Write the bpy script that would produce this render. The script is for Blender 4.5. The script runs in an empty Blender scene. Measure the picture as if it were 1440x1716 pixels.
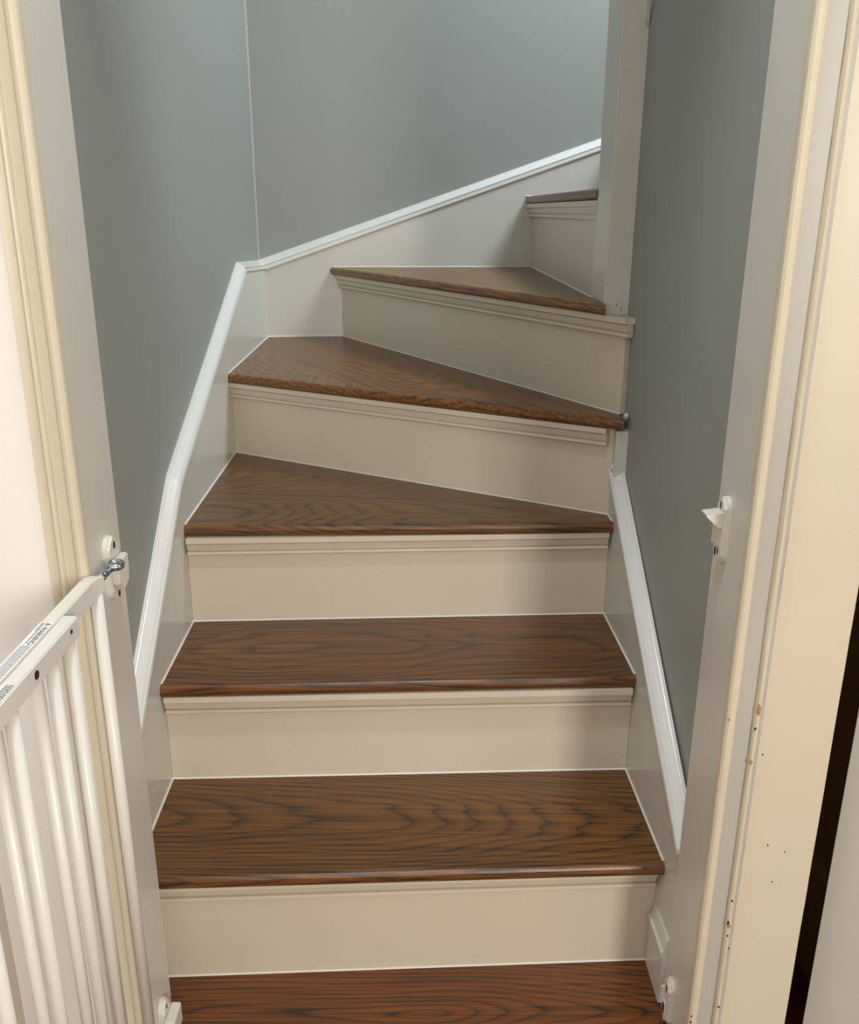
import bpy, bmesh, math, random
from mathutils import Vector, Matrix, Euler
R = math.radians
sc = bpy.context.scene
COL = sc.collection

# ------------------------------------------------------------------ camera
cam_d = bpy.data.cameras.new('camera')
cam = bpy.data.objects.new('camera', cam_d); COL.objects.link(cam)
H = 1.0986
p_, ro_, ya_ = R(18.553), R(.285), R(.119)
F = Vector((math.sin(ya_)*math.cos(p_), math.cos(ya_)*math.cos(p_), -math.sin(p_)))
Rt = Vector((math.cos(ya_), -math.sin(ya_), 0)); U = Rt.cross(F)
r2 = Rt*math.cos(ro_)+U*math.sin(ro_); u2 = U*math.cos(ro_)-Rt*math.sin(ro_)
m = Matrix((r2, u2, -F)).transposed().to_4x4(); m.translation = Vector((0, 0, H))
cam.matrix_world = m
cam_d.sensor_fit = 'VERTICAL'; cam_d.sensor_height = 24.0
cam_d.lens = 1503.6/1716*24.0
cam_d.clip_start = .02
sc.camera = cam

# ------------------------------------------------------------------ light
w = bpy.data.worlds.new('world'); sc.world = w; w.use_nodes = True
w.node_tree.nodes['Background'].inputs[0].default_value = (.62, .74, .9, 1)
w.node_tree.nodes['Background'].inputs[1].default_value = .4

def area(name, loc, aim, sx, sy, power, col, spread=180):
    l = bpy.data.lights.new(name, 'AREA'); l.shape = 'RECTANGLE'; l.size = sx; l.size_y = sy
    l.energy = power; l.color = col; l.spread = R(spread)
    o = bpy.data.objects.new(name, l); COL.objects.link(o); o.location = loc
    o.rotation_euler = (Vector(aim)-Vector(loc)).to_track_quat('-Z', 'Y').to_euler()
    return o
# daylight through the hall window behind the viewer, to the right
area('hall_window_light', (1.10, -1.92, 1.45), (.1, 1.0, .75), .42, .9, 46, (1.0, .94, .86))
# daylight from the upper hall, falling down the stairwell from the right
area('upper_hall_light', (1.15, 2.05, 2.75), (-.05, 2.5, 1.3), .7, .6, 38, (.83, .93, 1.0))
# added cool fills: wide one behind the viewer, overhead one for jambs and rail
area('hall_soft_fill', (-.65, -2.1, 1.75), (.1, 1.0, 1.0), 1.1, 1.1, 13, (.90, .96, 1.0))
area('jamb_top_fill', (0, .72, 2.44), (0, .76, 0), .34, .16, 13, (.90, .96, 1.0))
pt = bpy.data.lights.new('closet_fill', 'POINT'); pt.energy = .22; pt.color = (1.0, .85, .62); pt.shadow_soft_size = .03  # added faint fill to lift the dark gap, no lamp in the closet
pto = bpy.data.objects.new('closet_fill', pt); COL.objects.link(pto); pto.location = (.52, 1.30, 1.85)
sc.view_settings.view_transform = 'Standard'; sc.view_settings.look = 'None'
sc.view_settings.gamma = 1; sc.view_settings.use_curve_mapping = False
sc.view_settings.exposure = 0.0

# ------------------------------------------------------------------ materials
def s2l(c):
    return tuple(((v/255)/12.92 if v/255 <= .04045 else ((v/255+.055)/1.055)**2.4) for v in c)+(1,)

def paint(name, rgb, rough=.4, bump=.03, scale=220, streak=None, spec=.5, mottle=.03):
    mt = bpy.data.materials.new(name); mt.use_nodes = True
    nt = mt.node_tree; N = nt.nodes; L = nt.links; b = N['Principled BSDF']
    b.inputs['Roughness'].default_value = rough
    b.inputs['Specular IOR Level'].default_value = spec
    tc = N.new('ShaderNodeTexCoord'); mp = N.new('ShaderNodeMapping')
    L.new(tc.outputs['Object'], mp.inputs[0])
    if streak: mp.inputs['Scale'].default_value = streak
    n1 = N.new('ShaderNodeTexNoise'); n1.inputs['Scale'].default_value = scale; n1.inputs['Detail'].default_value = 3
    L.new(mp.outputs[0], n1.inputs[0])
    n2 = N.new('ShaderNodeTexNoise'); n2.inputs['Scale'].default_value = 5; n2.inputs['Detail'].default_value = 4
    L.new(tc.outputs['Object'], n2.inputs[0])
    mx = N.new('ShaderNodeMix'); mx.data_type = 'RGBA'
    c = s2l(rgb)
    mx.inputs[6].default_value = tuple(v*(1-mottle*2) for v in c[:3])+(1,)
    mx.inputs[7].default_value = tuple(min(1, v*(1+mottle*2)) for v in c[:3])+(1,)
    L.new(n2.outputs[0], mx.inputs[0]); L.new(mx.outputs[2], b.inputs['Base Color'])
    bp = N.new('ShaderNodeBump'); bp.inputs['Strength'].default_value = bump*4; bp.inputs['Distance'].default_value = .0006
    L.new(n1.outputs[0], bp.inputs['Height'])
    bp2 = N.new('ShaderNodeBump'); bp2.inputs['Strength'].default_value = .12; bp2.inputs['Distance'].default_value = .01
    L.new(n2.outputs[0], bp2.inputs['Height']); L.new(bp.outputs[0], bp2.inputs['Normal'])
    L.new(bp2.outputs[0], b.inputs['Normal'])
    return mt

def plain(name, rgb, rough=.4, metal=0.0):
    mt = bpy.data.materials.new(name); mt.use_nodes = True
    nt = mt.node_tree; b = nt.nodes['Principled BSDF']
    b.inputs['Roughness'].default_value = rough; b.inputs['Metallic'].default_value = metal
    n = nt.nodes.new('ShaderNodeTexNoise'); n.inputs['Scale'].default_value = 60
    mx = nt.nodes.new('ShaderNodeMix'); mx.data_type = 'RGBA'; c = s2l(rgb)
    mx.inputs[6].default_value = tuple(v*.95 for v in c[:3])+(1,); mx.inputs[7].default_value = tuple(min(1, v*1.04) for v in c[:3])+(1,)
    nt.links.new(n.outputs[0], mx.inputs[0]); nt.links.new(mx.outputs[2], b.inputs['Base Color'])
    return mt

def wood(name, rot=0, centre=(0, 0), off=0.02, slope=.12, freq=150, light=(142, 90, 44), dark=(66, 34, 14), rough=.36, seed=0):
    """flat-sawn oak: growth rings cut by the board's face, grain along local x after rot"""
    mt = bpy.data.materials.new(name); mt.use_nodes = True
    nt = mt.node_tree; N = nt.nodes; L = nt.links; b = N['Principled BSDF']
    tc = N.new('ShaderNodeTexCoord')
    m0 = N.new('ShaderNodeMapping'); m0.vector_type = 'POINT'
    m0.inputs['Location'].default_value = (-centre[0], -centre[1], 0)
    L.new(tc.outputs['Object'], m0.inputs[0])
    m1 = N.new('ShaderNodeMapping'); m1.inputs['Rotation'].default_value = (0, 0, -rot)
    L.new(m0.outputs[0], m1.inputs[0])
    P = m1.outputs[0]
    def math_(op, a, bb=None, cc=None):
        n = N.new('ShaderNodeMath'); n.operation = op
        for i, v in enumerate((a, bb, cc)):
            if v is None: continue
            if isinstance(v, (int, float)): n.inputs[i].default_value = v
            else: L.new(v, n.inputs[i])
        return n.outputs[0]
    def noise(scale3, sc_, det=3, loc=(0, 0, 0)):
        mp = N.new('ShaderNodeMapping'); mp.inputs['Scale'].default_value = scale3; mp.inputs['Location'].default_value = loc
        L.new(P, mp.inputs[0])
        n = N.new('ShaderNodeTexNoise'); n.inputs['Scale'].default_value = sc_; n.inputs['Detail'].default_value = det
        L.new(mp.outputs[0], n.inputs[0]); return n.outputs[0]
    sp = N.new('ShaderNodeSeparateXYZ'); L.new(P, sp.inputs[0])
    x, y, z = sp.outputs
    big = noise((1.1, 2, 1), 1.3, 1, (seed*3.1, seed*1.7, 0))
    mid = noise((.8, 9, 1), 2.0, 3, (seed*1.3, seed*2.7, 0))
    yy = math_('ADD', y, math_('MULTIPLY', math_('SUBTRACT', big, .5), .06))
    # depth of the pith below the face changes along the board: cathedral arches
    dep = math_('ADD', math_('MULTIPLY', x, slope), math_('ADD', off, math_('MULTIPLY', math_('SUBTRACT', noise((1.5, .3, 1), 1.2, 1, (seed*5.3, 0, 0)), .5), .10)))
    dep = math_('ADD', dep, math_('MULTIPLY', z, .6))
    rr = math_('SQRT', math_('ADD', math_('MULTIPLY', yy, yy), math_('MULTIPLY', dep, dep)))
    ph = math_('ADD', math_('MULTIPLY', rr, freq), math_('MULTIPLY', mid, 3.0))
    fr = math_('FRACT', ph)
    ramp = N.new('ShaderNodeValToRGB'); cr = ramp.color_ramp
    cr.elements[0].position = 0; cr.elements[0].color = (0, 0, 0, 1)
    cr.elements[1].position = 1; cr.elements[1].color = (0, 0, 0, 1)
    for p_2, v_2 in ((.06, .22), (.18, .6), (.40, .92), (.70, 1), (.90, .8), (.96, .35)):
        e_2 = cr.elements.new(p_2); e_2.color = (v_2, v_2, v_2, 1)
    L.new(fr, ramp.inputs[0])
    fib = noise((4, 230, 230), 1, 5, (seed, 0, 0))
    fib2 = noise((22, 800, 800), 1, 2, (seed, 4, 0))
    tone = noise((1.2, 7, 3), 1.7, 2, (seed*7.7, 1, 0))
    ringamt = noise((1.5, 10, 3), 1.5, 1, (seed*2.2, 6, 0))
    def cl(a, k_, o_):
        n = N.new('ShaderNodeMath'); n.operation = 'MULTIPLY_ADD'; n.use_clamp = True
        L.new(a, n.inputs[0]); n.inputs[1].default_value = k_; n.inputs[2].default_value = o_; return n.outputs[0]
    ring = math_('SUBTRACT', 1.0, math_('MULTIPLY', math_('SUBTRACT', 1.0, ramp.outputs[0]), cl(ringamt, 1.3, .30)))
    g = math_('ADD', math_('MULTIPLY', ring, .66), math_('MULTIPLY', cl(fib, 5.5, -2.25), .50))
    g = math_('SUBTRACT', g, math_('MULTIPLY', cl(fib2, -5.0, 2.0), .35))
    g = math_('SUBTRACT', g, math_('MULTIPLY', tone, .30))
    mx = N.new('ShaderNodeMix'); mx.data_type = 'RGBA'; mx.clamp_factor = True
    sat = lambda c: (c[0]*1.03, c[1]*.97, c[2]*.80)
    mx.inputs[6].default_value = s2l(sat(dark)); mx.inputs[7].default_value = s2l(sat(light))
    L.new(g, mx.inputs[0]); L.new(mx.outputs[2], b.inputs['Base Color'])
    b.inputs['Coat Weight'].default_value = .4; b.inputs['Coat Roughness'].default_value = .33
    rg = math_('ADD', rough, math_('MULTIPLY', fib, .12)); L.new(rg, b.inputs['Roughness'])
    bp = N.new('ShaderNodeBump'); bp.inputs['Strength'].default_value = .28; bp.inputs['Distance'].default_value = .0012
    L.new(g, bp.inputs['Height']); L.new(bp.outputs[0], b.inputs['Normal'])
    return mt

M = {}
M['wall'] = paint('grey_wall_paint', (156, 160, 154), .55, .05, 260, mottle=.02)
M['trim'] = paint('white_trim_gloss', (215, 214, 205), .22, .02, 160, mottle=.015)
M['cap'] = paint('white_cap_gloss', (232, 232, 228), .26, .02, 200, streak=(1, .2, .2), mottle=.015)
M['riser'] = paint('cream_riser_paint', (219, 208, 190), .34, .03, 240, mottle=.02)
M['jamb'] = paint('jamb_white_paint', (218, 215, 208), .34, .04, 180, streak=(1, 1, .25), mottle=.02)
M['cream'] = paint('cream_casing_paint', (216, 208, 185), .4, .04, 180, streak=(1, 1, .25), mottle=.02)
M['white'] = paint('bright_white_paint', (250, 248, 244), .38, .03, 180, mottle=.012)
M['greyline'] = paint('grey_edge_paint', (186, 184, 176), .45, .05, 120)
M['caulk'] = paint('white_caulk', (226, 224, 216), .5, .06, 300)
M['brown'] = paint('dark_brown_paint', (150, 120, 76), .5, .05, 120)
M['hallwall'] = paint('warm_hall_wall', (216, 209, 197), .6, .04, 200)
M['ceil'] = paint('ceiling_white', (235, 232, 226), .7, .03, 200)
M['gate'] = plain('white_powder_coat', (232, 230, 225), .3)
M['plastic'] = plain('white_plastic', (226, 222, 212), .35)
M['chrome'] = plain('zinc_metal', (190, 198, 205), .16, 1.0)
M['dark'] = plain('dark_hole', (30, 26, 24), .5)
M['ink'] = plain('label_ink', (60, 62, 68), .6)
M['inkgrey'] = plain('label_ink_grey', (140, 143, 152), .6)
M['label'] = plain('label_white', (244, 246, 246), .35)
M['chip'] = plain('bare_wood_chip', (170, 132, 84), .7)

# ------------------------------------------------------------------ helpers
def mkobj(name, verts, faces, mat, parent=None, smooth=False):
    me = bpy.data.meshes.new(name); me.from_pydata([tuple(v) for v in verts], [], faces); me.validate()
    bm = bmesh.new(); bm.from_mesh(me); bmesh.ops.recalc_face_normals(bm, faces=bm.faces); bm.to_mesh(me); bm.free()
    me.materials.append(mat)
    if smooth:
        for pl in me.polygons: pl.use_smooth = True
    o = bpy.data.objects.new(name, me); COL.objects.link(o)
    if parent: o.parent = parent
    return o

def frombm(name, bm, mat, parent=None, smooth=False):
    bmesh.ops.recalc_face_normals(bm, faces=bm.faces)
    me = bpy.data.meshes.new(name); bm.to_mesh(me); bm.free(); me.materials.append(mat)
    if smooth:
        for pl in me.polygons: pl.use_smooth = True
    o = bpy.data.objects.new(name, me); COL.objects.link(o)
    if parent: o.parent = parent
    return o

def bmbox(bm, x0, x1, y0, y1, z0, z1, bev=0):
    r = bmesh.ops.create_cube(bm, size=1)
    vs = r['verts']
    for v in vs:
        v.co = Vector((x0+(v.co.x+.5)*(x1-x0), y0+(v.co.y+.5)*(y1-y0), z0+(v.co.z+.5)*(z1-z0)))
    if bev:
        es = list({e for v in vs for e in v.link_edges})
        bmesh.ops.bevel(bm, geom=es, offset=bev, segments=2, affect='EDGES', profile=.5)
def box(name, x0, x1, y0, y1, z0, z1, mat, parent=None, bev=0):
    bm = bmesh.new(); bmbox(bm, x0, x1, y0, y1, z0, z1, bev); return frombm(name, bm, mat, parent)

def prism(name, poly, z0, z1, mat, parent=None, round_edges=(), rad=.008, plane='xy', bevel_all=0):
    """poly extruded z0..z1; round_edges: indices i of the edge poly[i]-poly[i+1] whose long edges are rounded"""
    bm = bmesh.new(); n = len(poly)
    lo = [bm.verts.new((a[0], a[1], z0)) for a in poly]; hi = [bm.verts.new((a[0], a[1], z1)) for a in poly]
    bm.faces.new(lo[::-1]); bm.faces.new(hi)
    for i in range(n):
        j = (i+1) % n; bm.faces.new((lo[i], lo[j], hi[j], hi[i]))
    bm.edges.ensure_lookup_table()
    es = []
    for i in round_edges:
        j = (i+1) % n
        es += [bm.edges.get((lo[i], lo[j])), bm.edges.get((hi[i], hi[j]))]
    if es: bmesh.ops.bevel(bm, geom=es, offset=rad, segments=4, affect='EDGES', profile=.5)
    return frombm(name, bm, mat, parent)

def sweep(name, path, prof, nrm, mat, parent=None, down=None, smooth=False, cut0=None, thin=None):
    """profile (d below the top line, p out of the wall) swept with mitres along a path in a plane of normal nrm"""
    nrm = Vector(nrm).normalized(); P = [Vector(q) for q in path]; n = len(P); k = len(prof)
    perp = []
    for i in range(n-1):
        t = (P[i+1]-P[i]).normalized(); d = nrm.cross(t)
        if d.z > 0 or (abs(d.z) < 1e-6 and down is not None and d.dot(Vector(down)) < 0): d = -d
        if down is not None and d.dot(Vector(down)) < 0: d = -d
        perp.append(d)
    V = []
    for i in range(n):
        a = perp[max(0, i-1)]; b = perp[min(n-2, i)]
        mm = (a+b).normalized(); s_ = 1/max(.3, mm.dot(a))
        for d, q in prof: V.append(P[i]+mm*s_*d+nrm*q)
    if thin is not None:           # planed thinner towards its last end
        for j in range(k): V[(n-1)*k+j] -= nrm*prof[j][1]*(1-thin)
    if cut0 is not None:           # saw the first end off square to y
        t = (P[1]-P[0]).normalized()
        for j in range(k): V[j] = V[j]+t*((cut0-V[j].y)/t.y)
    Fc = []
    for i in range(n-1):
        for j in range(k):
            j2 = (j+1) % k
            Fc.append((i*k+j, i*k+j2, (i+1)*k+j2, (i+1)*k+j))
    Fc.append(tuple(range(k))); Fc.append(tuple((n-1)*k+j for j in range(k))[::-1])
    return mkobj(name, V, Fc, mat, parent, smooth)

def tube(bm, a, b, r, seg=16, r2_=None):
    a = Vector(a); b = Vector(b); d = b-a
    r = bmesh.ops.create_cone(bm, cap_ends=True, segments=seg, radius1=r, radius2=r if r2_ is None else r2_, depth=d.length)
    mt = Matrix.Translation((a+b)/2) @ d.to_track_quat('Z', 'Y').to_matrix().to_4x4()
    bmesh.ops.transform(bm, matrix=mt, verts=r['verts'])

def empty(name, loc, label=None, cat=None, group=None, kind=None, parent=None):
    o = bpy.data.objects.new(name, None); COL.objects.link(o); o.location = loc; o.empty_display_size = .05
    tag(o, label, cat, group, kind)
    if parent: o.parent = parent
    return o
def tag(o, label=None, cat=None, group=None, kind=None):
    if label: o['label'] = label
    if cat: o['category'] = cat
    if group: o['group'] = group
    if kind: o['kind'] = kind
    return o
def adopt(root, o):
    """parent o (built in world coordinates) to an Empty without moving it"""
    o.parent = root; o.matrix_parent_inverse = Matrix.Translation(root.location).inverted(); return o

# ------------------------------------------------------------------ plan of the stair (metres)
T = .0205
Z = [0, .2025, .3859, .5733, .7575, .9482, 1.1385, 1.327, 1.516]
XL = lambda y: -.42-.0259*(y-1.2)          # face of the left skirt
XR = lambda y: .3452-.0336*(y-1.1)         # face of the right skirt
XWL = lambda y: XL(y)-.019                 # grey wall behind it
XWR = lambda y: .3725-.0403*(y-1.017)
YB = lambda x: 2.5726+.1113*(x+.4562)      # face of the back skirt
YWB = lambda x: YB(x)+.018
RL = {1: 1.0612, 2: 1.2723, 3: 1.4901, 4: 1.9884}
RR = {1: 1.0987, 2: 1.3046, 3: 1.5319, 4: 1.5543}
ov = {1: (.0291, .0315), 2: (.0222, .0157), 3: (.0111, .0254), 4: (.0285, .0325)}
R5a = Vector((-.2451, YB(-.2451))); R5b = Vector((.335, 1.577)); d5 = (R5b-R5a).normalized(); n5 = Vector((d5.y, -d5.x))
if n5.y > 0: n5 = -n5
R5end = R5b+d5*.012
R6a = Vector((.2921, YB(.2921))); R6b = Vector((.3017, 1.70))
CX, CY = XL(2.5726), 2.5726                # back left corner

# ------------------------------------------------------------------ setting: stairwell
def poly_wall(name, pts2, z0, z1, mat, kind='structure'):
    o = prism(name, pts2, z0, z1, mat); o['kind'] = kind; return o
yC = YWB(XWL(2.58))
wl = poly_wall('wall_left', [(XWL(1.017), 1.017), (XWL(yC), yC), (XWL(yC)-.1, yC+.1), (XWL(1.017)-.1, 1.017)], -.2, 3.6, M['wall'])
wb = poly_wall('wall_back', [(XWL(yC), yC), (2.6, YWB(2.6)), (2.6, YWB(2.6)+.1), (XWL(yC)-.1, yC+.1)], -.2, 3.6, M['wall'])
wr = poly_wall('wall_right', [(XWR(1.017), 1.017), (XWR(1.6), 1.6), (.398, 1.6), (.398, 1.017)], -.2, 3.6, M['wall'])
wi = poly_wall('wall_inner', [(.3515, 1.601), (.3515, 1.70), (2.6, 1.70), (2.6, 1.601)], -.2, 3.6, M['wall'])
we = box('wall_upper_end', 2.6, 2.7, 1.6, 3.1, -.2, 3.6, M['wall']); we['kind'] = 'structure'
cs = box('ceiling_stairwell', -.62, 2.7, .93, 3.1, 3.6, 3.7, M['ceil']); cs.name = 'ceiling'; cs['kind'] = 'structure'
# caulked inside corner of the two grey walls
cb = prism('caulk_bead', [(XWL(yC), yC-.004), (XWL(yC)+.0045, yC+.0002), (XWL(yC), yC)], .95, 3.6, M['wall'], wb)
cb2 = prism('caulk_bead', [(XWL(yC)+.0002, yC-.0028), (XWL(yC)+.003, yC-.0022), (XWL(yC)+.0045, yC+.0002), (XWL(yC)+.002, yC-.0005)], .962, 3.6, M['greyline'], wb)

# post (boxed end of the inner wall) with its moulded drop at the top
post = empty('trim_1', (.33, 1.65, Z[5]), kind='structure')
bm = bmesh.new()
v = [(.306, 1.600), (.3512, 1.600), (.3512, 1.6995), (.302, 1.700)]
lo = [bm.verts.new((a, b, Z[5]-T+.0005)) for a, b in v]; hi = [bm.verts.new((a-.003, b, 3.6)) for a, b in v]
bm.faces.new(lo[::-1]); bm.faces.new(hi)
for i in range(4): bm.faces.new((lo[i], lo[(i+1) % 4], hi[(i+1) % 4], hi[i]))
bmesh.ops.bevel(bm, geom=[bm.edges.get((lo[0], hi[0]))], offset=.003, segments=3, affect='EDGES')
adopt(post, frombm('post_board', bm, M['trim']))
bm = bmesh.new()
rings = [(1.379, .0, .3455), (1.386, .006, .344), (1.405, .011, .342), (1.44, .017, .340), (1.50, .024, .338)]
prev = None
for z, hw, xc in rings:
    dp = .004+hw*.9
    ring = [bm.verts.new(q) for q in ((xc-hw-.001, 1.6, z), (xc-hw*.55, 1.6-dp*.6, z), (xc-.002, 1.6-dp, z), (xc+.003, 1.6-dp*.85, z), (xc+hw*.6, 1.6-dp*.7, z), (xc+hw+.001, 1.6, z))]
    if prev:
        for i in range(5): bm.faces.new((prev[i], prev[i+1], ring[i+1], ring[i]))
        bm.faces.new((prev[5], prev[0], ring[0], ring[5]))
    else: bm.faces.new(ring)
    prev = ring
bm.faces.new(prev[::-1])
adopt(post, frombm('drop_moulding', bm, M['trim']))
adopt(post, box('nail_hole', .3272, .3282, 1.5992, 1.6004, .941, .9465, M['dark']))
adopt(post, box('nail_hole', .3360, .3370, 1.5992, 1.6004, .935, .940, M['dark']))

# ------------------------------------------------------------------ skirt boards with caps
def cap_prof(h, back):
    # sloping top from the wall down to a bead just proud of the board face (p = 0)
    return [(0, back), (0, back+.0035), (.07*h, back+.0045), (.09*h, back+.0062), (.13*h, back+.0066), (.24*h, back*.42), (.27*h, back*.42+.0016), (.42*h, -.0010), (.55*h, .0018),
            (.565*h, -.0022), (.625*h, -.0022), (.64*h, .0042), (.90*h, .0050), (h, .0022), (h, back)]
def board_left():
    root = empty('baseboard_left', (-.44, 1.8, .7), kind='structure')
    cap_w = [(1.03, .324), (1.468, .669), (2.249, .979), (YWB(XWL(2.59)), .966)]
    Nn = Vector((1, .0259, 0)).normalized()
    path = [(XL(y), y, z) for y, z in cap_w]
    adopt(root, sweep('cap_moulding', path, cap_prof(.024, -.019), Nn, M['cap'], cut0=1.03))
    off = .012
    top = [(y, z-.022) for y, z in cap_w]; bot = [(1.03, -.2), (2.5726, -.2)]
    for pts_ in [[(1.03, -.2)]+top[:]+[(cap_w[-1][0], -.2)]]:
        V = []; n = len(pts_)
        for y, z in pts_: V.append((XL(y), y, z))
        for y, z in pts_: V.append((XWL(y), y, z))
        Fc = [tuple(range(n)), tuple(range(n, 2*n))[::-1]]+[(i, (i+1) % n, n+(i+1) % n, n+i) for i in range(n)]
        adopt(root, mkobj('skirt_board', V, Fc, M['trim']))
    return root
board_left()
def board_right():
    root = empty('baseboard_right', (.34, 1.3, .4), kind='structure')
    cap_w = [(1.0175, .2868), (1.552, .6716)]
    Nn = Vector((-1, -.0336, 0)).normalized()
    XW = lambda y: XR(y)
    cp = cap_prof(.019, -.020)
    path = [(XW(y), y, z) for y, z in cap_w]
    adopt(root, sweep('cap_moulding', path, cp, Nn, M['cap'], cut0=1.0172))
    # short mitred return at the cap's upper end
    adopt(root, sweep('cap_return', [(XW(1.5522), 1.5522, .6716), (XW(1.566), 1.566, .648)], [(0, -.016), (0, -.004), (.005, .003), (.012, .0035), (.014, 0), (.014, -.016)], Nn, M['cap'], down=(0, -1, -.5)))
    pts_ = [(1.0172, -.2), (1.0172, .270), (1.535, .640), (1.535, Z[4]-T-.003), (1.5535, Z[4]-T-.003), (1.5535, .60), (1.5535, -.2)]
    V = []; n = len(pts_)
    for y, z in pts_: V.append((XR(y), y, z))
    for y, z in pts_: V.append((XWR(y)-.0002, y, z))
    Fc = [tuple(range(n)), tuple(range(n, 2*n))[::-1]]+[(i, (i+1) % n, n+(i+1) % n, n+i) for i in range(n)]
    adopt(root, mkobj('skirt_board', V, Fc, M['trim']))
    return root
board_right()
def board_low():
    root = empty('baseboard_low', (.34, 1.0, 0), kind='structure'); root.name = 'baseboard_entry'
    x1 = .3462
    prof = [(0, -.002), (0, .001), (.006, .003), (.02, .006), (.022, .0095), (.028, .0095), (.030, .0065), (.113, .0065), (.113, -.002)]
    adopt(root, sweep('low_board', [(x1, 1.017, .114), (x1-.0008, 1.0925, .114)], prof, (-1, 0, 0), M['trim']))
    return root
board_low()
def board_back():
    root = empty('baseboard_back', (.2, 2.62, .8), kind='structure')
    Nn = Vector((.1113, -1, 0)).normalized()
    x0, x1 = XWL(yC), 1.6
    slope = .342
    zt = lambda x: .9655+slope*(x+.476)
    path = [(x0, YB(x0), zt(x0)), (x1, YB(x1), zt(x1))]
    adopt(root, sweep('cap_moulding', path, cap_prof(.032, -.018), Nn, M['cap']))
    pts_ = [(x0, -.2), (x0, zt(x0)-.031), (x1, zt(x1)-.031), (x1, -.2)]
    V = [(x, YB(x), z) for x, z in pts_]+[(x, YWB(x), z) for x, z in pts_]
    Fc = [(0, 1, 2, 3), (7, 6, 5, 4)]+[(i, (i+1) % 4, 4+(i+1) % 4, 4+i) for i in range(4)]
    adopt(root, mkobj('skirt_board', V, Fc, M['trim']))
    return root
board_back()

# ------------------------------------------------------------------ staircase
stair = empty('staircase', (0, .9, -.2), 'winding indoor staircase with varnished oak treads and cream painted risers turning right', 'staircase')
a4 = math.atan2(RR[4]-RL[4], XR(1.55)-XL(1.99)); a5 = math.atan2(d5.y, d5.x)
W = [wood('oak_0', .01, (-.12, .99), .004, .10, 120, (118, 66, 20), (34, 15, 5), .30, 1),
     wood('oak_1', -.02, (.22, 1.17), .004, .075, 175, (119, 79, 37), (36, 21, 8), .30, 2),
     wood('oak_2', .02, (-.33, 1.39), .004, .055, 210, (117, 73, 33), (37, 22, 9), .30, 3),
     wood('oak_3', 0, (.10, 1.56), .004, .06, 190, (121, 85, 46), (39, 25, 11), .30, 4),
     wood('oak_4', a5, (-.28, 2.45), .004, .07, 180, (136, 92, 51), (53, 32, 16), .38, 5),
     wood('oak_5', a5, (.2, 2.4), .01, .06, 160, (145, 107, 63), (63, 40, 21), .38, 6),
     wood('oak_6', math.pi/2, (.2, 2.1), .03, .05, 160, (123, 74, 37), (51, 28, 13), .38, 7),
     wood('oak_3b', .03, (-.2, 1.82), .01, .08, 150, (119, 79, 39), (39, 23, 10), .30, 9),
     wood('oak_4b', a5-.55, (-.3, 2.1), .03, .05, 150, (141, 99, 56), (65, 40, 21), .38, 11),
     wood('oak_5b', a5+.05, (.1, 2.3), .03, .05, 190, (147, 112, 72), (71, 46, 26), .38, 12)]

def caulk_line(a, b, z, inward, parent, s=.0020):
    """small fillet of caulk along a-b where a board meets what stands behind it"""
    a = Vector(a); b = Vector(b); n = Vector(inward).normalized()
    V = []
    for q in (a, b):
        V += [(q.x, q.y, z+.0001), (q.x+n.x*s, q.y+n.y*s, z+.0001), (q.x, q.y, z+s)]
    return adopt(parent, mkobj('caulk_line', V, [(0, 1, 2), (5, 4, 3), (0, 1, 4, 3), (1, 2, 5, 4), (2, 0, 3, 5)], M['caulk']))

e = .0004
treads = []
def tread(poly, z, mat, rnd, label=None, rad=.0085):
    o = adopt(stair, prism('tread', poly, z-T, z, mat, None, rnd, rad))
    if label: o['label'] = label
    treads.append(o); return o
# tread 0 (threshold tread, between the jambs)
t0 = tread([(-.3705, .872), (.3455, .872), (.3455, 1.0165), (XR(1.0165)-e, 1.0175), (XR(RR[1])-e, RR[1]), (XL(RL[1])+e, RL[1]), (XL(1.0175)+e, 1.0175), (-.3705, 1.0175)], 0, W[0], (0,))
def straight(i, mat):
    l0 = RL[i]-ov[i][0]; r0 = RR[i]-ov[i][1]
    return tread([(XL(l0)+e, l0), (XR(r0)-e, r0), (XR(RR[i+1])-e, RR[i+1]), (XL(RL[i+1])+e, RL[i+1])], Z[i], mat, (0,))
t1 = straight(1, W[1]); t2 = straight(2, W[2])
# tread 3, kite winder of two boards
l0 = RL[3]-ov[3][0]; r0 = RR[3]-ov[3][1]
ys = 1.677; xs, ysr = .2135, 1.6247
t3 = tread([(XL(l0)+e, l0), (XR(r0)-e, r0), (XR(RR[4])-e, RR[4]), (xs, ysr-.0009), (XL(ys)+e, ys-.0009)], Z[3], W[3], (0,), 'kite-shaped winder tread of two oak boards')
adopt(t3, prism('board', [(XL(ys)+e, ys+.0009), (xs-.003, ysr+.0009), (XL(RL[4])+e, RL[4])], Z[3]-T, Z[3], W[7])).matrix_parent_inverse = t3.matrix_world.inverted()
# tread 4
l0 = RL[4]-ov[4][0]; r0 = RR[4]-ov[4][1]
A = Vector((XL(l0)+e, l0)); B = Vector((.3400, r0)); Cc = Vector((.3385, 1.5705)); D = R5a.copy(); E_ = Vector((CX+e, CY-e))
s1 = A+(B-A)*.388
s0 = Vector((XL(2.43)+e, 2.43))
t4 = tread([s1, B, Cc, D, E_, s0], Z[4], W[4], (0,), 'largest winder tread, reaching into the back left corner')
adopt(t4, prism('board', [A, s1-Vector((.0008, -.0002)), s0-Vector((0, .0012))], Z[4]-T, Z[4], W[8], None, (0,), .0085)).matrix_parent_inverse = t4.matrix_world.inverted()
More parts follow.
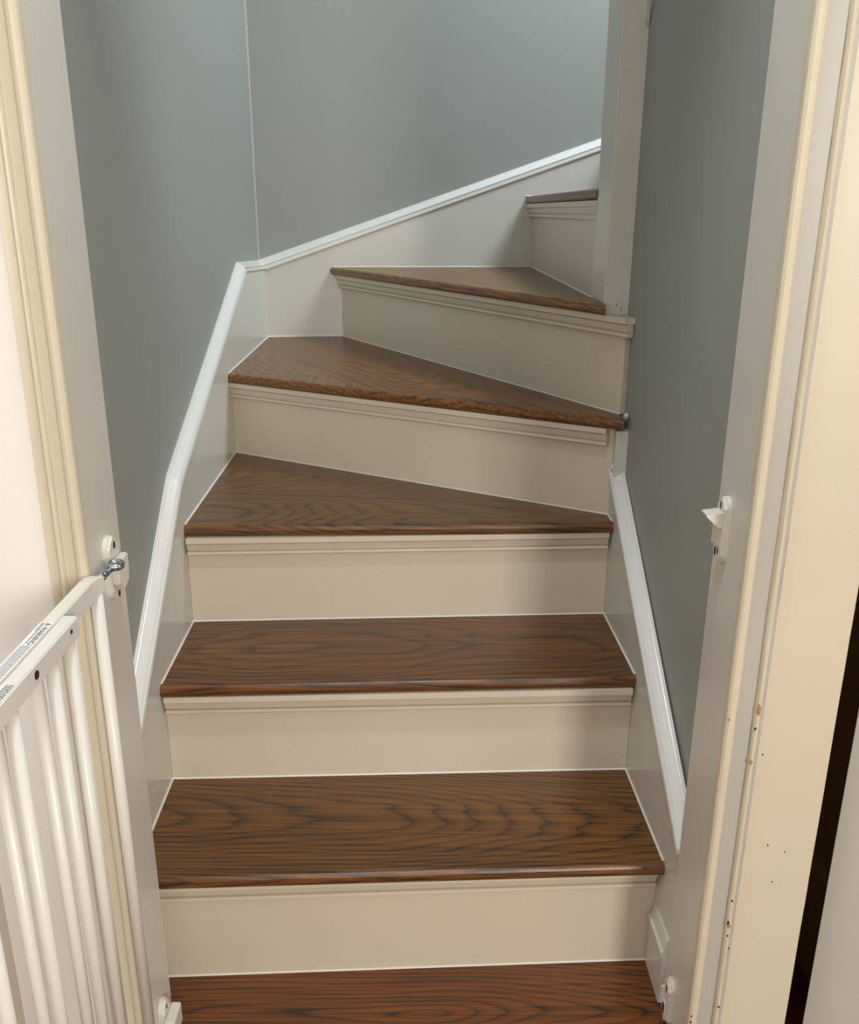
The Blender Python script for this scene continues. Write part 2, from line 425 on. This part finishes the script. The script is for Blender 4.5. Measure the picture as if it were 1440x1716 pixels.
# tread 5
q0 = R5a+n5*.0284; k = (YB(q0.x)-q0.y)/d5.y; q0 = q0+d5*k; q0.y = YB(q0.x)-e
q1 = R5b+n5*.0284; q1 = q1-d5*.012
pA = Vector((.3040, 1.5995)); pB = Vector((.3012, 1.6995)); pC = Vector((R6a.x-e, R6a.y-e))
m0_ = Vector((-.222, YB(-.222)-e)); m1_ = Vector((.3016, 1.684))
t5 = tread([q0, q1, pA, m1_, m0_], Z[5], W[9], (0,), 'upper winder tread beside the post')
adopt(t5, prism('board', [m0_+Vector((0.001, .0007)), m1_+Vector((0, .0009)), pB, pC], Z[5]-T, Z[5], W[5])).matrix_parent_inverse = t5.matrix_world.inverted()
# tread 6 and those beyond, hidden by the post
xf = .2921-.022
t6 = tread([(xf, YB(xf)-e), (.2990, 1.7005), (.56, 1.7005), (.56, YB(.56)-e)], Z[6], W[6], (0,), 'highest tread in view, cut off by the post')
t7 = tread([(.53, YB(.53)-e), (.535, 1.7005), (.80, 1.7005), (.80, YB(.80)-e)], Z[7], W[6], (0,))
t8 = tread([(.77, YB(.77)-e), (.775, 1.7005), (2.599, 1.7005), (2.599, YB(2.599)-e)], Z[8], W[6], (0,))

# risers with the moulding under each nosing
MOLD = [(0, 0), (0, .0190), (.0098, .0190), (.0100, .0120), (.0122, .0120), (.0124, .0150), (.0235, .0118), (.0250, .0070), (.0268, .0070), (.0270, .0130), (.0315, .0135), (.0338, .0110), (.0338, 0)]
def riser(a, b, i, mold_a=None, mold_b=None, label=None, thin=None):
    a = Vector(a); b = Vector(b); d = (b-a).normalized(); n = Vector((d.y, -d.x))
    zt = Z[i]-T; zb = Z[i-1] if i else -.2
    bk = -n*.015
    o = adopt(stair, prism('riser', [a, b, b+bk, a+bk], zb, zt, M['riser']))
    if label: o['label'] = label
    ma = Vector(mold_a) if mold_a is not None else a; mb = Vector(mold_b) if mold_b is not None else b
    mo = sweep('riser_moulding', [(ma.x, ma.y, zt), (mb.x, mb.y, zt)], MOLD, (n.x, n.y, 0), M['riser'], thin=thin)
    adopt(o, mo); mo.matrix_parent_inverse = o.matrix_world.inverted()
    return o, n
def rl(i): return (XL(RL[i])+e, RL[i]), (XR(RR[i])-e, RR[i])
RS = []
for i in (1, 2, 3):
    a, b = rl(i); a2 = (XL(RL[i])+.003, RL[i]); b2 = (XR(RR[i])-.005, RR[i])
    RS.append(riser(a, b, i, a2, b2))
    caulk_line(a, b, Z[i-1], RS[-1][1], stair)
a, b = rl(4); b = (.3300, RR[4]); RS.append(riser(a, b, 4, None, (.3225, 1.5582))); caulk_line(a, b, Z[3], RS[-1][1], stair)
dd = (R5end-R5a).normalized()
ra = riser((R5a.x, R5a.y-e), (R5end.x, R5end.y), 5, None, R5b+d5*.030); caulk_line(R5a, R5end, Z[4], ra[1], stair)
ra = riser(R6a, R6b, 6, thin=.14); caulk_line(R6a, R6b, Z[5], (-1, 0), stair)
riser((.56, YB(.56)-e), (.56, 1.7005), 7); riser((.80, YB(.80)-e), (.80, 1.7005), 8)
adopt(stair, box('riser', -.3705, .3455, .900, .915, -.2, -T, M['riser']))
# white ledge that carries the post, closing the corner between riser and post
adopt(stair, prism('post_ledge', [(.3045, 1.600), (.3050, 1.5875), (R5b.x+d5.x*.028+n5.x*.017, R5b.y+d5.y*.028+n5.y*.017), (.3625, 1.548), (.3515, 1.6)], Z[5]-T-.010, Z[5]-T+.0003, M['riser']))
# caulk along the skirts
for i in (1, 2, 3):
    l0 = RL[i]-ov[i][0]+.01; r0 = RR[i]-ov[i][1]+.01
    caulk_line((XL(l0), l0), (XL(RL[i+1]), RL[i+1]), Z[i], (1, 0), stair, .0024)
    caulk_line((XR(r0), r0), (XR(RR[i+1]), RR[i+1]), Z[i], (-1, 0), stair, .0024)
caulk_line((XL(RL[4]), RL[4]-.02), (CX, CY), Z[4], (1, 0), stair, .0026)
caulk_line((CX, CY), R5a, Z[4], (0, -1), stair, .003)
caulk_line((q0.x+.01, YB(q0.x+.01)), R6a, Z[5], (0, -1), stair, .0022)
caulk_line((xf, YB(xf)), (.5, YB(.5)), Z[6], (0, -1), stair, .0022)
# uneven blob of caulk where the fourth nosing dies into the grey wall
bm = bmesh.new(); bmesh.ops.create_icosphere(bm, subdivisions=3, radius=1)
rnd = random.Random(4)
for v_ in bm.verts:
    v_.co = Vector((v_.co.x*.0045, v_.co.y*.017, v_.co.z*.006))*(1+rnd.uniform(-.15, .15))
    v_.co = Matrix.Rotation(R(-24), 3, 'X') @ v_.co+Vector((.3470, 1.548, Z[4]-.001))
adopt(stair, frombm('caulk_patch', bm, M['caulk'], smooth=True))

# ------------------------------------------------------------------ doorway
Y0, Y1 = .915, 1.017
door = empty('door_1', (0, .96, -.2), kind='structure')
def jamb(x, sgn, yn, yf):
    """vertical jamb board, its face at x towards the opening"""
    o = box('jamb', min(x, x+sgn*.055), max(x, x+sgn*.055), yn, yf, -.2, 2.05, M['jamb'], bev=.0022); return adopt(door, o)
jl = jamb(-.371, -1, Y0, Y1); jr = jamb(.346, 1, Y0, Y1)
adopt(door, box('head_jamb', -.371, .346, Y0, Y1, 2.0, 2.05, M['jamb']))
def casing(prof, mat, name, sgn, x0, wob=0, seed=0):
    """vertical moulding: prof = (x distance from x0, y depth towards viewer from Y0)"""
    k = len(prof); rnd = random.Random(seed); V = []; zs = [-.2+i*.04 for i in range(57)]
    for z in zs:
        for (d, q) in prof: V.append((x0+sgn*(d+rnd.uniform(-wob, wob)), Y0-q-(rnd.uniform(0, wob) if q > 0 else 0), z))
    Fc = []
    for i in range(len(zs)-1):
        for j in range(k): Fc.append((i*k+j, i*k+(j+1) % k, (i+1)*k+(j+1) % k, (i+1)*k+j))
    Fc.append(tuple(range(k))); Fc.append(tuple((len(zs)-1)*k+j for j in range(k)))
    return adopt(door, mkobj(name, V, Fc, mat))
def arc(cx_, cy_, rx, ry, a0, a1, n=6):
    return [(cx_+rx*math.cos(R(a0+(a1-a0)*i/n)), cy_+ry*math.sin(R(a0+(a1-a0)*i/n))) for i in range(n+1)]
# right side: bead, flat, bright back band, grey brushed edge, wide cream board
casing([(-.001, 0)]+arc(.0055, .006, .0065, .007, 180, 0)+[(.012, 0)], M['cream'], 'casing_bead', 1, .346, .0002, 1)
casing([(.012, 0), (.012, .005), (.0315, .006), (.0315, 0)], M['greyline'], 'casing_flat', 1, .346)
casing([(.0315, 0)]+arc(.0347, .008, .0032, .006, 180, 0)+[(.0380, 0)], M['cream'], 'casing_back_band', 1, .346, .0004, 2)
casing([(.0380, 0), (.0380, .0030), (.0445, .0035), (.0445, 0)], M['greyline'], 'casing_edge', 1, .346, .0006, 3)
casing([(.0445, 0), (.0445, .0035), (.1285, .0045), (.1300, .003), (.1300, -.02), (.0445, -.02)], M['cream'], 'casing_board', 1, .346, .00015, 4)
# left side, the same moulding mirrored, then a wide white board
casing([(-.001, 0)]+arc(.0055, .005, .0065, .007, 180, 0)+[(.012, 0)], M['cream'], 'casing_bead', -1, -.371, .0002, 5)
casing([(.012, 0), (.012, .004), (.022, .004), (.024, .006), (.024, 0)], M['cream'], 'casing_flat', -1, -.371)
casing([(.024, 0)]+arc(.0275, .005, .0035, .006, 180, 0)+[(.031, .004), (.0405, .009), (.0405, 0)], M['cream'], 'casing_back_band', -1, -.371, .0002, 6)
casing([(.0405, 0), (.0405, .004), (.1585, .004), (.160, .002), (.160, -.02), (.0405, -.02)], M['white'], 'casing_board', -1, -.371, .00015, 7)
# flaked paint on the right mouldings
rnd = random.Random(8)
def chip(x, z, sx, sz, y, mat):
    bm = bmesh.new(); bmesh.ops.create_icosphere(bm, subdivisions=2, radius=1)
    for v_ in bm.verts:
        s_ = 1+rnd.uniform(-.25, .25); v_.co = Vector((x+v_.co.x*sx*s_, y+v_.co.y*.0009, z+v_.co.z*sz*s_))
    adopt(door, frombm('paint_chip', bm, mat))
for (x, z, sx, sz, y, mn) in [(.3800, .559, .0022, .0075, .9012, 'chip'), (.3790, .534, .0012, .002, .9012, 'dark'), (.3790, .489, .0022, .0035, .9012, 'chip'),
                         (.3800, .2505, .0026, .0025, .9008, 'chip'), (.3785, .255, .0012, .003, .9012, 'dark'), (.3800, .289, .0012, .0016, .9012, 'dark'), (.3800, .235, .0012, .0015, .9010, 'dark'),
                         (.3810, .119, .0013, .002, .9012, 'dark'), (.3480, .545, .0014, .0017, .9028, 'chip'), (.3480, .101, .001, .0015, .9028, 'dark'), (.3480, .091, .0012, .002, .9028, 'dark'),
                         (.3960, .493, .0010, .0012, .9110, 'dark'), (.4180, .365, .0007, .0014, .9108, 'dark'), (.430, .310, .0014, .0006, .9108, 'dark'), (.4400, .355, .0009, .0009, .9108, 'dark'),
                         (.3880, .205, .001, .0012, .9112, 'dark')]:
    chip(x, z, sx, sz, y, M[mn])

# wall around the doorway, hall, dark closet with its door ajar
def joined(name, boxes, mat):
    bm = bmesh.new()
    for b_ in boxes: bmbox(bm, *b_)
    o = frombm(name, bm, mat); o['kind'] = 'structure'; return o
joined('wall_front', [(-1.3, -.4265, .936, 1.0165, -.2, 3.6), (.4015, .4758, .936, 1.0165, -.2, 3.6), (-.4265, 1.25, .936, 1.0165, 2.051, 3.6), (1.25, 1.7, .936, 1.0165, -.2, 3.6), (.4758, 1.25, .936, 1.0165, 2.02, 2.051)], M['hallwall'])
hall = [('wall_hall_left', (-1.4, -1.3, -2.5, 1.0, -.2, 2.5)), ('wall_hall_right', (1.7, 1.8, -2.5, 1.0, -.2, 2.5))]
for n_, b_ in hall:
    o = box(n_, *b_, M['hallwall']); o['kind'] = 'structure'
joined('wall_hall_back', [(-1.3, .72, -2.5, -2.4, -.2, 2.5), (1.32, 1.7, -2.5, -2.4, -.2, 2.5), (.72, 1.32, -2.5, -2.4, -.2, .95), (.72, 1.32, -2.5, -2.4, 1.95, 2.5)], M['hallwall'])
o = box('ceiling_hall', -1.4, 1.8, -2.5, .935, 2.5, 2.6, M['ceil']); o['kind'] = 'structure'
win = empty('window_1', (1.02, -2.4, .95), kind='structure')
for a in ((.72, .76, .95, 1.95), (1.28, 1.32, .95, 1.95), (.76, 1.28, .95, .99), (.76, 1.28, 1.91, 1.95), (.76, 1.28, 1.43, 1.46)):
    adopt(win, box('window_frame', a[0], a[1], -2.46, -2.405, a[2], a[3], M['white']))
closet = joined('wall_closet', [(.695, .72, 1.018, 1.60, -.2, 2.05), (.399, .695, 1.585, 1.60, -.2, 2.05), (.399, .401, 1.018, 1.585, -.2, 2.05), (.399, .72, 1.018, 1.60, 2.05, 2.07)], M['brown'])
o = sweep('baseboard_closet', [(.695, 1.018, .028), (.695, 1.585, .028)], [(0, 0), (0, .006), (.012, .010), (.018, .014), (.228, .014), (.228, 0)], (-1, 0, 0), M['brown']); o['kind'] = 'structure'
leaf = empty('door_2', (1.24, .93, -.2), kind='structure')
dl = box('door_leaf', 0, .72, -.035, 0, -.19, 2.015, M['trim'], bev=.001)
dl.rotation_euler = (0, 0, R(-52)); dl.location = (.519+.0276, .9475+.0216-.0004, 0); bpy.context.view_layer.update()
adopt(leaf, dl)
bm = bmesh.new(); tube(bm, (.66, -.035, .85), (.66, -.065, .85), .008); tube(bm, (.66, -.062, .85), (.66, -.085, .85), .016, 20, .024); tube(bm, (.66, -.085, .85), (.66, -.095, .85), .024, 20, .014)
kn = frombm('door_knob', bm, M['chrome'], smooth=True); kn.parent = dl

floor = box('floor', -1.4, 1.8, -2.5, 1.60, -.26, -.2175, M['brown']); floor['kind'] = 'structure'
WF = wood('floor_oak', 0, (0, 0), .05, .05, 120, (120, 60, 26), (60, 24, 10), .3, 20)
pl = box('plank', -1.3, 1.699, 0, .0815, -.2175, -.2001, WF); pm = pl.data
bpy.data.objects.remove(pl)
for i in range(40):
    y = -2.355+.0835*i
    if y > .82: break
    o = bpy.data.objects.new('plank', pm); COL.objects.link(o); o.location = (0, y, 0); o.parent = floor
pm2 = box('plank', .399, 1.25, 0, .082, -.2175, -.2001, WF); me2 = pm2.data; bpy.data.objects.remove(pm2)
for i in range(8):
    o = bpy.data.objects.new('plank', me2); COL.objects.link(o); o.location = (0, .9015+.0835*i, 0); o.parent = floor

# ------------------------------------------------------------------ baby gate, swung open against the casing
gate = empty('baby_gate', (-.355, .94, .0), 'white metal extending baby gate, swung open at the left of the doorway', 'baby gate')
def g_add(o, label=None):
    adopt(gate, o)
    if label: o['label'] = label
    return o
ZT = .722; XB0, XB1 = -.3725, -.3575; XF0, XF1 = -.3572, -.3422
def rail(x0, x1, y0, y1, z0, z1, name, taper=0):
    bm = bmesh.new(); bmbox(bm, x0, x1, y0, y1, z0, z1)
    if taper:
        for v_ in bm.verts:
            if v_.co.y > y1-1e-5 and v_.co.z < z0+1e-5: v_.co.y -= taper*.4
    es = [e_ for e_ in bm.edges]
    bmesh.ops.bevel(bm, geom=es, offset=.0014, segments=2, affect='EDGES')
    return g_add(frombm(name, bm, M['gate']))
br = rail(XB0, XB1, .30, .885, ZT-.024, ZT, 'top_rail')
fr_ = rail(XF0, XF1, .24, .801, ZT-.0225, ZT-.0005, 'top_rail')
# curved nose of the rail towards the hinge
bm = bmesh.new()
prev = None
for (y, xo, zt, hh, ww) in [(.8845, 0, ZT, .024, .0075), (.897, .001, ZT-.0008, .0222, .0075), (.907, .0032, ZT-.003, .018, .0068), (.9115, .0045, ZT-.005, .013, .006)]:
    xc = (XB0+XB1)/2+xo
    ring = [bm.verts.new(q) for q in ((xc-ww, y, zt-hh), (xc+ww, y, zt-hh), (xc+ww, y, zt-.0015), (xc+ww-.0015, y, zt), (xc-ww+.0015, y, zt), (xc-ww, y, zt-.0015))]
    if prev:
        for i in range(6): bm.faces.new((prev[i], prev[(i+1) % 6], ring[(i+1) % 6], ring[i]))
    else: bm.faces.new(ring)
    prev = ring
bm.faces.new(prev[::-1]); g_add(frombm('rail_nose', bm, M['gate']))
rail(XB0, XB1, .30, .915, .005, .027, 'bottom_rail'); rail(XF0, XF1, .24, .801, .006, .027, 'bottom_rail')
def bar(x, y, r=.0062, z0=.027, z1=None, name='bar'):
    bm = bmesh.new(); tube(bm, (x, y, z0), (x, y, z1 or ZT-.0245), r, 16); o = frombm(name, bm, M['gate'])
    for pl_ in o.data.polygons: pl_.use_smooth = len(pl_.vertices) == 4
    return g_add(o)
xb = (XB0+XB1)/2; xf_ = (XF0+XF1)/2
bar(xb+.004, .899, .0068, .027, ZT-.0225, 'end_post')
for y in (.828, .744, .659, .575, .491, .407, .323): bar(xb, y)
for y in (.789, .746, .661, .577, .493, .409, .325, .262): bar(xf_, y, z1=ZT-.023)
# screw plugs in the side of the front rail
for (y, z, r) in ((.700, ZT-.0105, .0042), (.781, ZT-.0085, .0022)):
    bm = bmesh.new(); tube(bm, (XF1-.0003, y, z), (XF1+.0006, y, z), r, 18); g_add(frombm('screw_plug', bm, M['dark']), 'dark round screw plug')
# printed warning label on the rail top
lab = g_add(box('warning_label', XB0+.0008, XB1-.0006, .52, .7835, ZT, ZT+.0002, M['label']), 'white printed warning label')
def txt(s_, size, y, x, mat, bold=0.0):
    c = bpy.data.curves.new('lettering', 'FONT'); c.body = s_; c.size = size; c.offset = bold; c.space_character = .95
    o = bpy.data.objects.new('lettering', c); COL.objects.link(o)
    # reads away from the hinge (-y), tops towards +x
    o.matrix_world = Matrix(((0, 1, 0, x), (-1, 0, 0, y), (0, 0, 1, ZT+.0003), (0, 0, 0, 1)))
    dg = bpy.context.evaluated_depsgraph_get(); me = bpy.data.meshes.new_from_object(o.evaluated_get(dg))
    me.transform(o.matrix_world); me.materials.clear(); me.materials.append(mat)
    bpy.data.objects.remove(o); o2 = bpy.data.objects.new('lettering', me); COL.objects.link(o2)
    adopt(lab, o2); o2.matrix_parent_inverse = lab.matrix_world.inverted() ; return o2
bpy.context.view_layer.update()
txt('WARNING', .0078, .7735, -.3650, M['ink'], .00008)
z_ = ZT+.0003
tri = []
def tri_ring(y0, y1, x0, x1, wd):
    a = Vector((x0, y0, z_)); b = Vector((x0, y1, z_)); c = Vector((x1, (y0+y1)/2, z_)); cen = (a+b+c)/3
    O = [a, b, c]; I = [cen+(q-cen)*(1-wd) for q in O]
    return O+I, [(0, 1, 4, 3), (1, 2, 5, 4), (2, 0, 3, 5)]
V_, F_ = tri_ring(.7818, .7755, -.3645, -.3592, .45)
V_ += [Vector((-.3633, .7791, z_)), Vector((-.3633, .7783, z_)), Vector((-.3612, .7783, z_)), Vector((-.3612, .7791, z_))]; F_.append((6, 7, 8, 9))
o = mkobj('warning_triangle', V_, F_, M['ink']); adopt(lab, o); o.matrix_parent_inverse = lab.matrix_world.inverted()
# lines of print too small to read, as rows of word-length dashes
def print_rows(name, rows, mat, zz, seed):
    rn = random.Random(seed); V = []; Fc = []
    for (x, ya, yb_, hh) in rows:
        y = ya
        while y > yb_:
            L_ = rn.uniform(.0012, .004)
            k_ = len(V); V += [(x, y, zz), (x+hh, y, zz), (x+hh, y-L_, zz), (x, y-L_, zz)]; Fc.append((k_, k_+1, k_+2, k_+3)); y -= L_+.0008
    o_ = mkobj(name, V, Fc, mat); o_['kind'] = 'stuff'; adopt(lab, o_); o_.matrix_parent_inverse = lab.matrix_world.inverted()
print_rows('fine_print', [(-.3677, .7815, .742, .0011), (-.3694, .7815, .765, .0010)], M['ink'], z_, 3)
print_rows('fine_print', [(-.3610+-.0017*i, .736-(.002 if i % 2 else 0), .54, .00095) for i in range(6)], M['inkgrey'], z_, 5)
lab2 = g_add(box('warning_label', XF0+.002, XF1-.003, .50, .665, ZT-.0005, ZT-.0003, M['label']), 'white printed label on the front rail')
lab = lab2
print_rows('fine_print', [(-.3460-.0019*i, .664, .52, .0011) for i in range(4)], M['ink'], ZT-.0002, 9)
# ring bolt of the hinge: shank and eye
bm = bmesh.new()
tube(bm, (xb+.005, .909, ZT-.008), (-.3535, .930, ZT-.004), .0042, 16)
tube(bm, (xb+.0045, .909, ZT-.0085), (xb+.006, .916, ZT-.007), .0058, 12)
cc = Vector((-.3525, .9385, ZT-.003)); RM, rm = .0080, .0036; nu, nv = 28, 12
vs = [[bm.verts.new(cc+Vector(((RM+rm*math.cos(2*math.pi*j/nv))*math.cos(2*math.pi*i/nu), (RM+rm*math.cos(2*math.pi*j/nv))*math.sin(2*math.pi*i/nu), 1.25*rm*math.sin(2*math.pi*j/nv)))) for j in range(nv)] for i in range(nu)]
for i in range(nu):
    for j in range(nv): bm.faces.new((vs[i][j], vs[(i+1) % nu][j], vs[(i+1) % nu][(j+1) % nv], vs[i][(j+1) % nv]))
g_add(frombm('ring_bolt', bm, M['chrome'], smooth=True), 'shiny metal ring bolt')
bm = bmesh.new(); tube(bm, (-.357, .9125, .016), (-.3525, .930, .016), .0042, 14); tube(bm, (-.3525, .9385, .010), (-.3525, .9385, .022), .0095, 20)
g_add(frombm('ring_bolt', bm, M['chrome'], smooth=False), 'metal ring bolt at the gate foot')

def rounded_plate(y0, y1, z0, z1, r, x0, x1, shear=0, bev=.0015, n=6):
    """plate lying on a jamb (in the y-z plane) from x0 (jamb) to x1 (room side)"""
    P = []
    for (cy_, cz_, a0) in ((y1-r, z1-r, 0), (y0+r, z1-r, 90), (y0+r, z0+r, 180), (y1-r, z0+r, 270)):
        for i in range(n+1):
            a = R(a0+90*i/n); P.append((cy_+r*math.cos(a), cz_+r*math.sin(a)))
    bm = bmesh.new(); lo = [bm.verts.new((x0, a, b)) for a, b in P]; hi = [bm.verts.new((x1, a, b)) for a, b in P]
    bm.faces.new(lo[::-1]); tf = bm.faces.new(hi)
    for i in range(len(P)): bm.faces.new((lo[i], lo[(i+1) % len(P)], hi[(i+1) % len(P)], hi[i]))
    if bev: bmesh.ops.bevel(bm, geom=list(tf.edges), offset=bev, segments=3, affect='EDGES')
    return bm
def bracket(name, label, zc, parts):
    root = empty(name, (-.371, .975, zc), label, 'bracket'); return root
# upper hinge bracket on the left jamb
hb = bracket('hinge_bracket', 'white plastic hinge bracket on left jamb holding the ring bolt of the gate top', .70, 0)
bm = rounded_plate(.955, .985, .665, .742, .013, -.3709, -.3625, bev=.003)
adopt(hb, frombm('back_plate', bm, M['plastic']))
bm = bmesh.new()
pts_ = [(.952, .716), (.952, .690), (.966, .676), (.985, .684), (.9885, .700), (.9885, .716)]
lo = [bm.verts.new((-.3624, a, b)) for a, b in pts_]; hi = [bm.verts.new((-.3535, a, b)) for a, b in pts_]
bm.faces.new(lo[::-1]); bm.faces.new(hi)
for i in range(6): bm.faces.new((lo[i], lo[(i+1) % 6], hi[(i+1) % 6], hi[i]))
bmesh.ops.bevel(bm, geom=list(bm.edges), offset=.0015, segments=2, affect='EDGES')
adopt(hb, frombm('pivot_block', bm, M['plastic']))
for z in (.731, .671):
    bm = bmesh.new(); tube(bm, (-.3626, .971, z), (-.3621, .971, z), .0032, 12)
    for v_ in bm.verts: v_.co.z = z+(v_.co.z-z)*1.5
    adopt(hb, frombm('screw_slot', bm, M['dark']))
hb2 = bracket('hinge_bracket', 'white plastic hinge bracket low on left jamb, at the gate foot beside the lowest tread', .02, 0)
bm = rounded_plate(.957, .985, -.03, .052, .013, -.3709, -.3625, bev=.003); adopt(hb2, frombm('back_plate', bm, M['plastic']))
bm = bmesh.new(); bmbox(bm, -.3624, -.348, .953, .990, -.012, .030, .0025); adopt(hb2, frombm('pivot_block', bm, M['plastic']))
bm = bmesh.new(); tube(bm, (-.3626, .970, .042), (-.3620, .970, .042), .003, 12); adopt(hb2, frombm('screw_slot', bm, M['dark']))

# latch strikes on the right jamb
XJ = .3459
def strike(label, zb, zt, hook=True):
    root = empty('latch_strike', (.346, .978, (zb+zt)/2), label, 'latch')
    bm = rounded_plate(.967, .992, zb, zt, .0118, XJ, XJ-.0085, bev=.0035); adopt(root, frombm('back_plate', bm, M['plastic']))
    bm = bmesh.new()   # raised channel lip
    bmbox(bm, XJ-.0125, XJ-.0084, .9865, .9905, zb+.022, zt-.020, .001)
    adopt(root, frombm('channel_lip', bm, M['plastic']))
    if hook:
        bm = bmesh.new(); y0_, y1_ = .969, .9905
        q = [(XJ-.0086, zt-.017), (XJ-.0270, zt-.0195), (XJ-.0270, zt-.0215), (XJ-.0130, zt-.0345), (XJ-.0086, zt-.0355)]
        lo = [bm.verts.new((a, y0_, b)) for a, b in q]; hi = [bm.verts.new((a, y1_, b)) for a, b in q]
        bm.faces.new(lo); bm.faces.new(hi[::-1])
        for i in range(5): bm.faces.new((lo[i], lo[(i+1) % 5], hi[(i+1) % 5], hi[i]))
        adopt(root, frombm('hook', bm, M['plastic']))
        bm = rounded_plate(.975, .985, zb+.020, zt-.036, .004, XJ-.0086, XJ-.0105, bev=.0006); adopt(root, frombm('slide', bm, M['plastic']))
        for (y, z, sy, sz) in ((.981, zt-.0105, .0022, .0048), (.984, zb+.0135, .0030, .0065), (.975, zb+.0165, .0016, .0045)):
            bm = bmesh.new(); bmesh.ops.create_icosphere(bm, subdivisions=2, radius=1)
            for v_ in bm.verts: v_.co = Vector((XJ-.0086+v_.co.x*.0006, y+v_.co.y*sy, z+v_.co.z*sz))
            adopt(root, frombm('screw_slot', bm, M['dark']))
    else:
        bm = bmesh.new(); bmbox(bm, XJ-.0098, XJ-.0084, .974, .986, zb+.010, zb+.034, .0006); adopt(root, frombm('socket_rim', bm, M['gate']))
        bm = bmesh.new(); bmbox(bm, XJ-.0104, XJ-.0097, .9765, .9835, zb+.0145, zb+.030, 0); adopt(root, frombm('socket', bm, M['dark']))
        bm = bmesh.new(); bmesh.ops.create_icosphere(bm, subdivisions=2, radius=1)
        for v_ in bm.verts: v_.co = Vector((XJ-.0086+v_.co.x*.0006, .979+v_.co.y*.0022, zt-.016+v_.co.z*.007))
        adopt(root, frombm('screw_slot', bm, M['dark']))
strike('white plastic gate latch strike with a projecting hook, on the right jamb at mid height', .709, .790)
strike('small white plastic latch socket low on the right jamb beside the lowest tread', .010, .083, False)
